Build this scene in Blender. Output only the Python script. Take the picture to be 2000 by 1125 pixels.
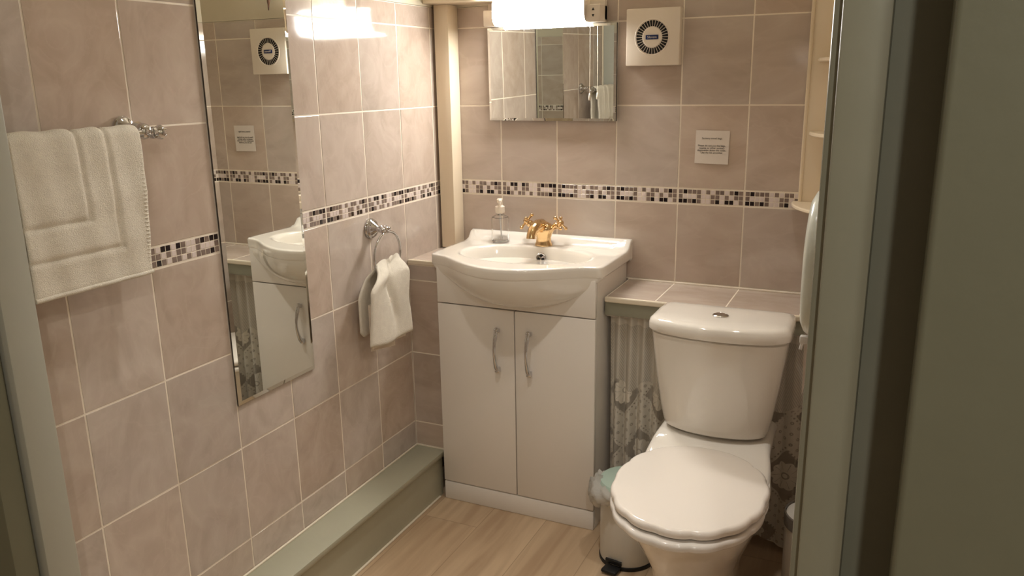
import bpy, bmesh, math, random
from mathutils import Vector, Matrix
random.seed(7)
PI = math.pi
for o in list(bpy.data.objects): bpy.data.objects.remove(o)
SC = bpy.context.scene
COL = SC.collection

# ---------------------------------------------------------------- camera
cd = bpy.data.cameras.new('camera'); cam = bpy.data.objects.new('camera', cd); COL.objects.link(cam)
cd.sensor_fit = 'HORIZONTAL'; cd.sensor_width = 36.0; cd.lens = 28.478; cd.clip_start = .02
CX = Vector((0.90738903, 0.4199881, -0.01597315)); CU = Vector((-0.09044584, 0.23224148, 0.96844383)); CF = Vector((-0.41044451, 0.8773106, -0.24871955))
cam.matrix_world = Matrix(((CX.x, CU.x, -CF.x, 1.4212), (CX.y, CU.y, -CF.y, -2.5097), (CX.z, CU.z, -CF.z, 1.3967), (0, 0, 0, 1)))
SC.camera = cam
# ---------------------------------------------------------------- world / exposure
w = bpy.data.worlds.new('world'); SC.world = w; w.use_nodes = True
w.node_tree.nodes['Background'].inputs[0].default_value = (1, .9, .78, 1)
w.node_tree.nodes['Background'].inputs[1].default_value = .06
SC.view_settings.view_transform = 'Standard'; SC.view_settings.look = 'None'
SC.view_settings.gamma = 1; SC.view_settings.use_curve_mapping = False
SC.view_settings.exposure = 1.12
STRIP = 39.0          # strength of the tube behind the diffuser
STRIP_COL = (1, .965, .915, 1)
# ceiling lights of the bathroom and the hall outside the door, plus an added fill over the open floor
def lamp(name, loc, size, power, col=(1, .87, .7), spread=PI):
    l = bpy.data.lights.new(name, 'AREA'); l.shape = 'DISK'; l.size = size; l.energy = power; l.color = col
    o = bpy.data.objects.new(name, l); COL.objects.link(o); o.location = loc; l.spread = spread; return o
for i, (x, y, e) in enumerate([(1.08, -.80, 0.55), (.58, -1.12, .85), (.2, -2.5, .8), (2.1, -2.35, 2.2), (1.75, -3.0, 5.6)]):  # the lamp over the open floor is added to brighten the low surfaces
    lamp('downlight_lamp', (x, y, 2.285), .07, e, (1, .96, .90) if i < 2 else (1, .97, .90), (1.5, 1.25)[i] if i < 2 else PI)

# ---------------------------------------------------------------- node helpers
class Ex:
    def __init__(s, nt, v): s.nt = nt; s.v = v
    def _m(s, op, *a):
        n = s.nt.nodes.new('ShaderNodeMath'); n.operation = op
        for i, x in enumerate((s,) + a):
            x = x.v if isinstance(x, Ex) else x
            if isinstance(x, (int, float)): n.inputs[i].default_value = x
            else: s.nt.links.new(x, n.inputs[i])
        return Ex(s.nt, n.outputs[0])
    def __add__(s, o): return s._m('ADD', o)
    def __sub__(s, o): return s._m('SUBTRACT', o)
    def __mul__(s, o): return s._m('MULTIPLY', o)
    def __truediv__(s, o): return s._m('DIVIDE', o)
    def lt(s, o): return s._m('LESS_THAN', o)
    def gt(s, o): return s._m('GREATER_THAN', o)
    def max(s, o): return s._m('MAXIMUM', o)
    def min(s, o): return s._m('MINIMUM', o)
    def abs(s): return s._m('ABSOLUTE')
    def sin(s): return s._m('SINE')
    def cos(s): return s._m('COSINE')
    def sqrt(s): return s._m('SQRT')
    def floor(s): return s._m('FLOOR')
    def fract(s): return s._m('FRACT')
    def atan2(s, o): return s._m('ARCTAN2', o)
def mat(name, col=(.8, .8, .8), rough=.5, metal=0.0, coat=0.0, spec=.5, trans=0.0, ior=1.45, bump=None, var=None):
    """bump=(scale, strength, detail)   var=(colour2, scale, amount)"""
    m = bpy.data.materials.new(name); m.use_nodes = True; nt = m.node_tree
    b = nt.nodes['Principled BSDF']
    b.inputs['Base Color'].default_value = (*col, 1); b.inputs['Roughness'].default_value = rough
    b.inputs['Metallic'].default_value = metal; b.inputs['Coat Weight'].default_value = coat
    b.inputs['Specular IOR Level'].default_value = spec
    b.inputs['Transmission Weight'].default_value = trans; b.inputs['IOR'].default_value = ior
    tc = nt.nodes.new('ShaderNodeNewGeometry')
    if bump:
        n = nt.nodes.new('ShaderNodeTexNoise'); n.inputs['Scale'].default_value = bump[0]; n.inputs['Detail'].default_value = bump[2]
        nt.links.new(tc.outputs['Position'], n.inputs['Vector'])
        bp = nt.nodes.new('ShaderNodeBump'); bp.inputs['Strength'].default_value = bump[1]; bp.inputs['Distance'].default_value = .002
        nt.links.new(n.outputs['Fac'], bp.inputs['Height']); nt.links.new(bp.outputs['Normal'], b.inputs['Normal'])
    if var:
        n = nt.nodes.new('ShaderNodeTexNoise'); n.inputs['Scale'].default_value = var[1]; n.inputs['Detail'].default_value = 4
        nt.links.new(tc.outputs['Position'], n.inputs['Vector'])
        mx = nt.nodes.new('ShaderNodeMix'); mx.data_type = 'RGBA'
        mx.inputs[6].default_value = (*col, 1); mx.inputs[7].default_value = (*var[0], 1)
        r = nt.nodes.new('ShaderNodeMapRange'); r.inputs[1].default_value = .35; r.inputs[2].default_value = .65; r.inputs[4].default_value = var[2]
        nt.links.new(n.outputs['Fac'], r.inputs[0]); nt.links.new(r.outputs[0], mx.inputs[0]); nt.links.new(mx.outputs[2], b.inputs['Base Color'])
    return m
def lin(r, g, b):
    f = lambda c: (c/255/12.92) if c/255 <= .04045 else ((c/255+.055)/1.055)**2.4
    return (f(r), f(g), f(b))

# ---------------------------------------------------------------- materials
def tile_material():
    m = bpy.data.materials.new('stone_effect_tile'); m.use_nodes = True; nt = m.node_tree; b = nt.nodes['Principled BSDF']
    g = nt.nodes.new('ShaderNodeNewGeometry'); at = nt.nodes.new('ShaderNodeAttribute'); at.attribute_name = 'tvar'
    off = nt.nodes.new('ShaderNodeVectorMath'); off.operation = 'SCALE'; off.inputs[3].default_value = 37.0
    comb = nt.nodes.new('ShaderNodeCombineXYZ')
    for i in range(3): nt.links.new(at.outputs['Fac'], comb.inputs[i])
    nt.links.new(comb.outputs[0], off.inputs[0])
    add = nt.nodes.new('ShaderNodeVectorMath'); add.operation = 'ADD'
    nt.links.new(g.outputs['Position'], add.inputs[0]); nt.links.new(off.outputs[0], add.inputs[1])
    mp = nt.nodes.new('ShaderNodeMapping'); mp.inputs['Rotation'].default_value = (.7, .6, .3); mp.inputs['Scale'].default_value = (3.2, 9, 7)
    nt.links.new(add.outputs[0], mp.inputs[0])
    n1 = nt.nodes.new('ShaderNodeTexNoise'); n1.inputs['Scale'].default_value = 1.1; n1.inputs['Detail'].default_value = 5; n1.inputs['Distortion'].default_value = 1.6
    nt.links.new(mp.outputs[0], n1.inputs['Vector'])
    r1 = nt.nodes.new('ShaderNodeValToRGB'); e = r1.color_ramp.elements
    e[0].position = .3; e[0].color = (*lin(186, 168, 152), 1); e[1].position = .72; e[1].color = (*lin(204, 188, 173), 1)
    x = r1.color_ramp.elements.new(.5); x.color = (*lin(196, 178, 163), 1)
    nt.links.new(n1.outputs['Fac'], r1.inputs[0])
    # thin pale veins
    n2 = nt.nodes.new('ShaderNodeTexNoise'); n2.inputs['Scale'].default_value = .9; n2.inputs['Detail'].default_value = 3; n2.inputs['Distortion'].default_value = 2.2
    nt.links.new(mp.outputs[0], n2.inputs['Vector'])
    v = (Ex(nt, n2.outputs['Fac'])-.5).abs(); v = (Ex(nt, v.v)*-22.0+1.0).max(0.0)*.16
    mx = nt.nodes.new('ShaderNodeMix'); mx.data_type = 'RGBA'; nt.links.new(v.v, mx.inputs[0])
    nt.links.new(r1.outputs[0], mx.inputs[6]); mx.inputs[7].default_value = (*lin(216, 201, 187), 1)
    hs = nt.nodes.new('ShaderNodeHueSaturation'); vv = Ex(nt, at.outputs['Fac'])*.12+.94; nt.links.new(vv.v, hs.inputs['Value'])
    sv = Ex(nt, at.outputs['Fac'])*7.3; sv = sv.fract()*.3+.75; nt.links.new(sv.v, hs.inputs['Saturation'])
    nt.links.new(mx.outputs[2], hs.inputs['Color']); nt.links.new(hs.outputs[0], b.inputs['Base Color'])
    b.inputs['Roughness'].default_value = .07; b.inputs['Specular IOR Level'].default_value = .5
    nb = nt.nodes.new('ShaderNodeTexNoise'); nb.inputs['Scale'].default_value = 14; nb.inputs['Detail'].default_value = 1
    nt.links.new(g.outputs['Position'], nb.inputs['Vector'])
    bp = nt.nodes.new('ShaderNodeBump'); bp.inputs['Strength'].default_value = .05; bp.inputs['Distance'].default_value = .002
    nt.links.new(nb.outputs['Fac'], bp.inputs['Height']); nt.links.new(bp.outputs['Normal'], b.inputs['Normal'])
    return m
TILE = tile_material()
GROUT = mat('cream_grout', lin(250, 240, 224), .5, bump=(300, .15, 2), var=(lin(228, 214, 194), 6, .5))
MBLK = mat('mosaic_black', lin(38, 28, 30), .1)
MGRY = mat('mosaic_grey', lin(122, 106, 98), .12, var=(lin(148, 130, 120), 30, 1))
MWHT = mat('mosaic_pale', lin(226, 212, 206), .15)
CREAM = mat('cream_paint', lin(214, 204, 182), .45, bump=(60, .1, 3))
CREAMG = mat('cream_gloss_wood', lin(238, 222, 196), .25, bump=(20, .15, 3))
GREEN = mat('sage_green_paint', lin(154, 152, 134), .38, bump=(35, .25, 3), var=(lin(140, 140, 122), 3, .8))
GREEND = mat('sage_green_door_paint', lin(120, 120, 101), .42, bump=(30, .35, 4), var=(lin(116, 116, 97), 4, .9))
SEAL = mat('white_sealant', lin(230, 218, 196), .4)
CERAMIC = mat('white_ceramic', lin(238, 232, 222), .07, coat=.6)
WHITEP = mat('white_laminate', lin(240, 234, 226), .22)
PLASTIC = mat('white_plastic', lin(236, 224, 208), .3)
GREENPL = mat('pale_mint_plastic', lin(218, 222, 212), .22)
CHROME = mat('chrome', (.66, .66, .68), .06, metal=1)
GOLD = mat('polished_brass', lin(224, 190, 142), .16, metal=1)
GREENB = mat('sage_green_boxing_paint', lin(176, 172, 150), .38, bump=(35, .25, 3), var=(lin(166, 163, 142), 3, .8))
BLACK = mat('black_rubber', (.01, .01, .011), .5)
DARK = mat('dark_gap', (.012, .01, .009), .8)
MIRROR = mat('mirror_glass', (.86, .88, .84), .0, metal=1)
MEDGE = mat('mirror_dark_edge', (.06, .05, .04), .4)
TERRY = mat('white_terry', lin(238, 230, 214), .95, bump=(520, .9, 3), var=(lin(226, 217, 202), 60, .5))
TERRY.node_tree.nodes['Bump'].inputs['Distance'].default_value = .0026
PAPER = mat('white_paper', lin(225, 215, 205), .8)
INK = mat('print_ink', (.02, .015, .012), .8)
BLUE = mat('blue_badge', lin(18, 42, 95), .3)
GLASS = mat('clear_glass', (1, 1, 1), .02, trans=1, ior=1.3)
CLEARP = mat('frosted_pump_plastic', (.95, .93, .9), .25, trans=.35, ior=1.4)
STEELG = mat('grey_rim_plastic', lin(120, 112, 102), .35)
BAG = mat('thin_plastic_bag', lin(235, 232, 225), .25, trans=.45, ior=1.1, bump=(60, .8, 3))
SHELL = mat('dark_shell', lin(70, 45, 36), .4, var=(lin(130, 95, 75), 70, 1))
def floor_material():
    m = bpy.data.materials.new('oak_laminate'); m.use_nodes = True; nt = m.node_tree; b = nt.nodes['Principled BSDF']
    g = nt.nodes.new('ShaderNodeNewGeometry'); s = nt.nodes.new('ShaderNodeSeparateXYZ'); nt.links.new(g.outputs['Position'], s.inputs[0])
    px = Ex(nt, s.outputs[0])/.19+.35; idx = px.floor(); fr = px.fract()
    py = Ex(nt, s.outputs[1])/1.2+idx*.37; fy = py.fract()
    wn = nt.nodes.new('ShaderNodeTexWhiteNoise'); wn.noise_dimensions = '2D'
    cb = nt.nodes.new('ShaderNodeCombineXYZ'); nt.links.new(idx.v, cb.inputs[0]); nt.links.new(py.floor().v, cb.inputs[1]); nt.links.new(cb.outputs[0], wn.inputs[0])
    mp = nt.nodes.new('ShaderNodeMapping'); mp.inputs['Scale'].default_value = (22, 1.8, 1); nt.links.new(g.outputs['Position'], mp.inputs[0])
    ad = nt.nodes.new('ShaderNodeVectorMath'); ad.operation = 'MULTIPLY_ADD'; ad.inputs[1].default_value = (9, 9, 9)
    nt.links.new(wn.outputs['Color'], ad.inputs[0]); nt.links.new(mp.outputs[0], ad.inputs[2])
    n = nt.nodes.new('ShaderNodeTexNoise'); n.inputs['Scale'].default_value = 1; n.inputs['Detail'].default_value = 6; n.inputs['Distortion'].default_value = .6
    nt.links.new(ad.outputs[0], n.inputs['Vector'])
    r = nt.nodes.new('ShaderNodeValToRGB'); e = r.color_ramp.elements
    e[0].position = .3; e[0].color = (*lin(176, 148, 118), 1); e[1].position = .7; e[1].color = (*lin(208, 182, 150), 1)
    nt.links.new(n.outputs['Fac'], r.inputs[0])
    gap = fr.lt(.012).max(fy.lt(.002))*.45
    mx = nt.nodes.new('ShaderNodeMix'); mx.data_type = 'RGBA'; nt.links.new(gap.v, mx.inputs[0]); nt.links.new(r.outputs[0], mx.inputs[6]); mx.inputs[7].default_value = (*lin(110, 88, 62), 1)
    nt.links.new(mx.outputs[2], b.inputs['Base Color']); b.inputs['Roughness'].default_value = .38
    return m
FLOOR = floor_material()
def lace_material():
    m = bpy.data.materials.new('lace'); m.use_nodes = True; nt = m.node_tree; b = nt.nodes['Principled BSDF']
    uv = nt.nodes.new('ShaderNodeUVMap'); uv.uv_map = 'UVMap'; s = nt.nodes.new('ShaderNodeSeparateXYZ'); nt.links.new(uv.outputs[0], s.inputs[0])
    U, V = Ex(nt, s.outputs[0]), Ex(nt, s.outputs[1])
    # big lattice of flowers, half-drop, .15 m apart
    P = .19
    def lattice(U, V, P, Q):
        row = (V/Q).floor(); sh = (row*.5).fract()*P
        a = ((U+sh)/P).fract()*P-P/2; c = (V/Q).fract()*Q-Q/2
        return a, c
    a, c = lattice(U+.02, V+.03, P, .19)
    r = (a*a+c*c).sqrt(); th = c.atan2(a)
    pet = (th*5.0).cos().abs()*.007+.036
    flower = r.lt(pet)
    line = (th*5.0).sin().abs().lt(.10)*r.gt(.017)
    ring = (r-.009).abs().lt(.0022)
    line = line.max(ring)
    outline = (r-pet).abs().lt(.0022)
    # diamond bands between flowers: solid cloth with eyelets
    d = (a.abs()*1.05+c.abs()); band = d.gt(.082)
    e1 = ((U+V)/.016).fract()-.5; e2 = ((U-V)/.016).fract()-.5
    er = (e1*e1+e2*e2).sqrt(); bandedge = (d-.090).abs().lt(.008)
    eye = er.lt(.26)*bandedge
    f1 = ((U+V)/.034).fract()-.5; f2 = ((U-V)/.034).fract()-.5; fr_ = (f1*f1+f2*f2).sqrt()
    eye2 = (fr_-.14).abs().lt(.06)*d.gt(.105)
    # fine net elsewhere
    net = (((U+V)*900.0).sin().abs().lt(.42)).max(((U-V)*900.0).sin().abs().lt(.42))
    low = flower*(line*-.75+1.0)
    bandv = band*(eye*-1.0+1.0)*(eye2*-1.0+1.0)*.88
    lower = low.max(bandv).max(net*(U.gt(.5)*-.26+.90)).max(outline)
    # plain open weave above with diagonal strokes
    hat = (((U*1.0+V*.55)*1000.0).sin()*.12+.74)
    topm = (V-((U*42.0).sin()*.02)).gt(.47); hem = V.gt(.664)
    alpha = topm*hat+(topm*-1.0+1.0)*lower
    alpha = alpha.max(hem*.9)
    alpha = alpha.max(V.lt(.012)*.9)
    b.inputs['Base Color'].default_value = (*lin(230, 222, 208), 1); b.inputs['Roughness'].default_value = .9
    nt.links.new(alpha.v, b.inputs['Alpha'])
    return m
LACE = lace_material()
def emission(name, col, s):
    m = bpy.data.materials.new(name); m.use_nodes = True; nt = m.node_tree; nt.nodes.clear()
    e = nt.nodes.new('ShaderNodeEmission'); e.inputs[0].default_value = col; e.inputs[1].default_value = s
    o = nt.nodes.new('ShaderNodeOutputMaterial'); nt.links.new(e.outputs[0], o.inputs[0]); return m
GLOW = emission('lit_diffuser', STRIP_COL, STRIP)
GLOWD = emission('lit_downlight', (1, .85, .66, 1), 12)

# ---------------------------------------------------------------- mesh helpers (a shape is (verts, faces))
def join(*sh):
    V, F = [], []
    for v, f in sh:
        n = len(V); V += list(v); F += [tuple(i+n for i in x) for x in f]
    return V, F
def box(x0, x1, y0, y1, z0, z1, r=0, seg=2):
    bm = bmesh.new(); bmesh.ops.create_cube(bm, size=1)
    for v in bm.verts: v.co = Vector(((x0+x1)/2+v.co.x*(x1-x0), (y0+y1)/2+v.co.y*(y1-y0), (z0+z1)/2+v.co.z*(z1-z0)))
    if r: bmesh.ops.bevel(bm, geom=bm.edges[:], offset=r, segments=seg, profile=.5, affect='EDGES', clamp_overlap=True)
    bm.verts.index_update()
    out = ([v.co.copy() for v in bm.verts], [tuple(v.index for v in f.verts) for f in bm.faces]); bm.free(); return out
def xf(sh, M): return ([M @ Vector(v) for v in sh[0]], sh[1])
def T(x, y, z): return Matrix.Translation((x, y, z))
def RX(a): return Matrix.Rotation(a, 4, 'X')
def RY(a): return Matrix.Rotation(a, 4, 'Y')
def RZ(a): return Matrix.Rotation(a, 4, 'Z')
def lathe(prof, n=32, close=False):
    """prof = [(r,z)...] about z"""
    V, F, m = [], [], len(prof)
    for i in range(n):
        a = 2*PI*i/n
        for r, z in prof: V.append(Vector((r*math.cos(a), r*math.sin(a), z)))
    for i in range(n):
        j = (i+1) % n
        for k in range(m-1):
            F.append((i*m+k, j*m+k, j*m+k+1, i*m+k+1))
    if prof[0][0] > 1e-5 and not close: F.append(tuple(i*m for i in range(n))[::-1])
    if prof[-1][0] > 1e-5 and not close: F.append(tuple(i*m+m-1 for i in range(n)))
    return V, F
def loft(rings, cap0=True, cap1=True, closed=True):
    V, F, n = [], [], len(rings[0])
    for r in rings: V += [Vector(p) for p in r]
    for k in range(len(rings)-1):
        for i in range(n if closed else n-1):
            j = (i+1) % n; F.append((k*n+i, k*n+j, (k+1)*n+j, (k+1)*n+i))
    if cap0: F.append(tuple(range(n))[::-1])
    if cap1: F.append(tuple((len(rings)-1)*n+i for i in range(n)))
    return V, F
def tube(path, rad, n=12, closed=False, flat=1.0):
    path = [Vector(p) for p in path]; m = len(path); rings = []
    if not isinstance(rad, (list, tuple)): rad = [rad]*m
    up = None
    for i, p in enumerate(path):
        if closed: t = (path[(i+1) % m]-path[i-1]).normalized()
        else: t = (path[min(i+1, m-1)]-path[max(i-1, 0)]).normalized()
        if up is None:
            up = Vector((0, 0, 1)) if abs(t.z) < .9 else Vector((0, 1, 0))
        s = t.cross(up).normalized(); up = s.cross(t).normalized()
        rings.append([p+(s*math.cos(2*PI*k/n)+up*math.sin(2*PI*k/n)*flat)*rad[i] for k in range(n)])
    if closed:
        rings.append(rings[0]); return loft(rings, False, False)
    return loft(rings)
def sphere(c, r, n=16, sz=1.0):
    pr = [(r*math.sin(PI*i/n), -r*sz*math.cos(PI*i/n)) for i in range(n+1)]
    pr[0] = (0, pr[0][1]); pr[-1] = (0, pr[-1][1])
    return xf(lathe(pr, 2*n), T(*c))
def sheet(P, ns, nt_, th):
    """closed shell of thickness th about the surface P(s,t); returns shape + uv params"""
    G = [[Vector(P(i/ns, j/nt_)) for j in range(nt_+1)] for i in range(ns+1)]
    V, F = [], []
    def N(i, j):
        a = G[min(i+1, ns)][j]-G[max(i-1, 0)][j]; b = G[i][min(j+1, nt_)]-G[i][max(j-1, 0)]
        return a.cross(b).normalized()
    for sgn in (1, -1):
        for i in range(ns+1):
            for j in range(nt_+1):
                e = min(i, ns-i, j, nt_-j); k = (.45, .85, 1)[min(e, 2)]
                V.append(G[i][j]+N(i, j)*sgn*th/2*k)
    w_ = nt_+1; o = (ns+1)*w_
    for i in range(ns):
        for j in range(nt_):
            a = i*w_+j; F.append((a, a+w_, a+w_+1, a+1)); F.append((o+a, o+a+1, o+a+w_+1, o+a+w_))
    for i in range(ns):
        a, b = i*w_, (i+1)*w_; F.append((a, a+o, b+o, b)); a += nt_; b += nt_; F.append((a, b, b+o, a+o))
    for j in range(nt_):
        a = j; F.append((a, a+1, a+1+o, a+o)); a = ns*w_+j; F.append((a, a+o, a+1+o, a+1))
    return V, F
def obj(name, shapes, mats, parent=None, ang=35, recalc=True):
    """shapes: one shape or a list of (shape, material index); mesh is stored relative to its own centre-bottom"""
    if not isinstance(mats, (list, tuple)): mats = [mats]
    if isinstance(shapes, tuple): shapes = [(shapes, 0)]
    V, F, MI = [], [], []
    for (v, f), mi in shapes:
        n = len(V); V += [Vector(p) for p in v]; F += [tuple(i+n for i in x) for x in f]; MI += [mi]*len(f)
    lo = Vector((min(p.x for p in V), min(p.y for p in V), min(p.z for p in V))); hi = Vector((max(p.x for p in V), max(p.y for p in V), max(p.z for p in V)))
    org = Vector(((lo.x+hi.x)/2, (lo.y+hi.y)/2, lo.z))
    me = bpy.data.meshes.new(name); me.from_pydata([p-org for p in V], [], F)
    for m in mats: me.materials.append(m)
    me.polygons.foreach_set('material_index', MI); me.update()
    if recalc:
        bm = bmesh.new(); bm.from_mesh(me); bmesh.ops.recalc_face_normals(bm, faces=bm.faces); bm.to_mesh(me); bm.free()
    me.polygons.foreach_set('use_smooth', [True]*len(me.polygons)); me.set_sharp_from_angle(angle=math.radians(ang))
    o = bpy.data.objects.new(name, me); COL.objects.link(o)
    if parent:
        o.parent = parent
        w0 = Vector((0, 0, 0)); p = parent
        while p: w0 += p.location; p = p.parent
        o.location = org-w0
    else: o.location = org
    return o
def thing(name, label, cat, loc, group=None):
    o = bpy.data.objects.new(name, None); o.empty_display_size = .05; COL.objects.link(o); o.location = loc
    return tag(o, label, cat, group)
def tag(o, label, cat, group=None):
    o['label'] = label; o['category'] = cat
    if group: o['group'] = group
    return o
def struct(name, shapes, mats, label=None, cat=None, **k):
    o = obj(name, shapes, mats, **k); o['kind'] = 'structure'
    if label: o['label'] = label
    if cat: o['category'] = cat
    return o
def text_shape(s, size, M, align='CENTER', ext=.0002):
    c = bpy.data.curves.new('t', 'FONT'); c.body = s; c.size = size; c.align_x = align; c.align_y = 'CENTER'; c.extrude = ext
    o = bpy.data.objects.new('t', c); COL.objects.link(o)
    dg = bpy.context.evaluated_depsgraph_get(); dg.update(); me = o.evaluated_get(dg).to_mesh()
    sh = ([M @ v.co for v in me.vertices], [tuple(p.vertices) for p in me.polygons])
    bpy.data.objects.remove(o); bpy.data.curves.remove(c); return sh

# ================================================================ tiled walls
ZR = [.0, .2549, .5079, .7607, 1.0131]; ZM = (1.0131, 1.0619); ZU = [1.0619, 1.3140, 1.5662, 1.632]
PAT1 = ['GKGGG.G.GG.GKG', 'G...G..GG.G.GG', 'KKGKG..GK.KK.G']
PAT2 = ['G.KK.KG..GKGKK', 'GG.G.GG..G...G', 'GKG.GG.G.GGGKG']
class Tiler:
    def __init__(s): s.V = []; s.F = []; s.M = []; s.A = []
    def quadtile(s, O, U, W, N, u0, u1, v0, v1, h, bev, mi, var, tilt=0):
        a, b_ = random.uniform(-tilt, tilt), random.uniform(-tilt, tilt)
        P = lambda u, v, n: O+U*u+W*v+N*n
        n = len(s.V)
        for u, v in ((u0, v0), (u1, v0), (u1, v1), (u0, v1)): s.V.append(P(u, v, -.0005))
        for u, v in ((u0, v0), (u1, v0), (u1, v1), (u0, v1)): s.V.append(P(u, v, h-bev))
        cu, cv = (u0+u1)/2, (v0+v1)/2
        for u, v in ((u0+bev, v0+bev), (u1-bev, v0+bev), (u1-bev, v1-bev), (u0+bev, v1-bev)):
            s.V.append(P(u, v, h+a*(u-cu)+b_*(v-cv)))
        fs = [(n+i, n+(i+1) % 4, n+4+(i+1) % 4, n+4+i) for i in range(4)]+[(n+4+i, n+4+(i+1) % 4, n+8+(i+1) % 4, n+8+i) for i in range(4)]+[(n+8, n+9, n+10, n+11)]
        s.F += fs; s.M += [mi]*len(fs); s.A += [var]*len(fs)
    def slab(s, sh, mi):
        n = len(s.V); s.V += sh[0]; s.F += [tuple(i+n for i in f) for f in sh[1]]; s.M += [mi]*len(sh[1]); s.A += [.5]*len(sh[1])
    def tiles(s, O, U, W, N, us, vs, g=.0021):
        for i in range(len(us)-1):
            for j in range(len(vs)-1):
                if us[i+1]-us[i] < .006 or vs[j+1]-vs[j] < .006: continue
                s.quadtile(O, U, W, N, us[i]+g, us[i+1]-g, vs[j]+g, vs[j+1]-g, .0009, .0006, 0, random.random(), .004)
    def mosaic(s, O, U, W, N, us, full, v0, v1, which):
        """us: clipped column limits, full: unclipped tile start for each column"""
        e = .0025
        for i in range(len(us)-1):
            p = which(i); f0 = full[i]; st = (.203-2*e)/14; rh = (v1-v0-2*e)/3
            for c in range(14):
                a = max(f0+e+c*st+.0011, us[i]+.0008); b_ = min(f0+e+(c+1)*st-.0011, us[i+1]-.0008)
                if b_-a < .003: continue
                for r in range(3):
                    ch = p[r][c]; mi = {'K': 2, 'G': 3, '.': 4}[ch]
                    t = v1-e-r*rh
                    s.quadtile(O, U, W, N, a, b_, t-rh+.0011, t-.0011, .0009, .0004, mi, random.random(), .004)
    def make(s, name, mats=None):
        me = bpy.data.meshes.new(name); me.from_pydata(s.V, [], s.F)
        for m in (mats or [TILE, GROUT, MBLK, MGRY, MWHT, CREAM]): me.materials.append(m)
        me.polygons.foreach_set('material_index', s.M); me.update()
        at = me.attributes.new('tvar', 'FLOAT', 'FACE'); at.data.foreach_set('value', s.A)
        o = bpy.data.objects.new(name, me); COL.objects.link(o); o['kind'] = 'structure'; return o
def cols(a, b, start, step=.203):
    """grid lines start+k*step clipped to [a,b] and the unclipped starts"""
    k0 = math.floor((a-start)/step+1e-6); us, full = [a], []
    k = k0
    while True:
        full.append(start+k*step); nx = start+(k+1)*step; k += 1
        if nx >= b-1e-6: us.append(b); break
        us.append(nx)
    return us, full, k0
X_, Y_, Z_ = Vector((1, 0, 0)), Vector((0, 1, 0)), Vector((0, 0, 1))
XR = 1.42; YF = -1.63
# left wall: U runs towards the camera
t = Tiler()
us, full, k0 = cols(0, 1.63, .0824)
t.tiles(Vector((0, 0, 0)), -Y_, Z_, X_, us, ZR); t.tiles(Vector((0, 0, 0)), -Y_, Z_, X_, us, ZU)
# the pattern reads left to right from the room, i.e. along +y: mirror it
rv = lambda p: [r[::-1] for r in p]
t.mosaic(Vector((0, 0, 0)), -Y_, Z_, X_, us, full, *ZM, which=lambda i: rv(PAT1) if (i+k0) % 2 == 0 else rv(PAT2))
t.slab(box(-.12, 0, YF, .12, 0, 1.632), 1); t.slab(box(-.12, .003, YF, .12, 1.633, 2.3), 5)
t.make('wall_left')
# back wall
t = Tiler()
us, full, k0 = cols(0, XR, .216)
t.tiles(Vector((0, 0, 0)), X_, Z_, -Y_, us, ZR); t.tiles(Vector((0, 0, 0)), X_, Z_, -Y_, us, ZU)
t.mosaic(Vector((0, 0, 0)), X_, Z_, -Y_, us, full, *ZM, which=lambda i: PAT2 if (i+k0) == 0 else PAT1)
t.slab(box(0, XR, 0, .12, 0, 1.632), 1); t.slab(box(0, XR, -.003, .12, 1.633, 2.3), 5)
t.make('wall_back')
# right wall
t = Tiler(); YR = -1.53
us, full, k0 = cols(0, 1.53, .05)
t.tiles(Vector((XR, YR, 0)), Y_, Z_, -X_, us, ZR); t.tiles(Vector((XR, YR, 0)), Y_, Z_, -X_, us, ZU)
t.mosaic(Vector((XR, YR, 0)), Y_, Z_, -X_, us, full, *ZM, which=lambda i: PAT1 if i % 2 else PAT2)
t.slab(box(XR, XR+.12, YR, .12, 0, 1.632), 1); t.slab(box(XR-.003, XR+.12, YR, .12, 1.633, 2.3), 5)
t.make('wall_right')
struct('floor', box(-1.3, 2.6, -4.2, .12, -.05, 0), FLOOR)
struct('ceiling', box(-1.3, 2.6, -4.2, .12, 2.3, 2.35), CREAM)
struct('wall_front', join(box(-1.3, -.122, -1.69, YF, 0, 2.3), box(XR+.125, 2.6, -1.652, -1.53, 0, 2.3), box(-.12, XR+.125, -1.69, -1.635, 2.125, 2.3)), CREAM)
struct('wall_hall', join(box(-1.35, -1.3, -4.2, YF, 0, 2.3), box(2.6, 2.65, -4.2, YF, 0, 2.3)), CREAM)
t = Tiler()
us, full, k0 = cols(0, 3.9, .1)
t.tiles(Vector((2.6, -4.2, 0)), -X_, Z_, Y_, us, ZR); t.tiles(Vector((2.6, -4.2, 0)), -X_, Z_, Y_, us, ZU)
t.mosaic(Vector((2.6, -4.2, 0)), -X_, Z_, Y_, us, full, *ZM, which=lambda i: PAT1 if i % 2 else PAT2)
t.slab(box(-1.3, 2.6, -4.25, -4.2, 0, 1.632), 1); t.slab(box(-1.3, 2.6, -4.25, -4.197, 1.633, 2.3), 5)
t.make('wall_hall_end')

# tiled boxing in the left corner, beside the basin unit
BX = .122; BY = -.285; BZ = .826
t = Tiler()
t.tiles(Vector((0.003, BY, 0)), X_, Z_, -Y_, [0, BX-.003], [.17, .2549, .5079, .7607, BZ-.014])
t.tiles(Vector((0.003, BY, BZ)), X_, Y_, Z_, [0, BX-.003], [.012, .27])
t.slab(box(.0025, BX, BY, -.0025, .168, BZ), 1); t.slab(box(.0025, BX+.003, BY-.005, BY+.008, BZ-.012, BZ+.003, .003), 6)
t.make('trim_1', [TILE, GROUT, MBLK, MGRY, MWHT, CREAM, SEAL])
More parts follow.
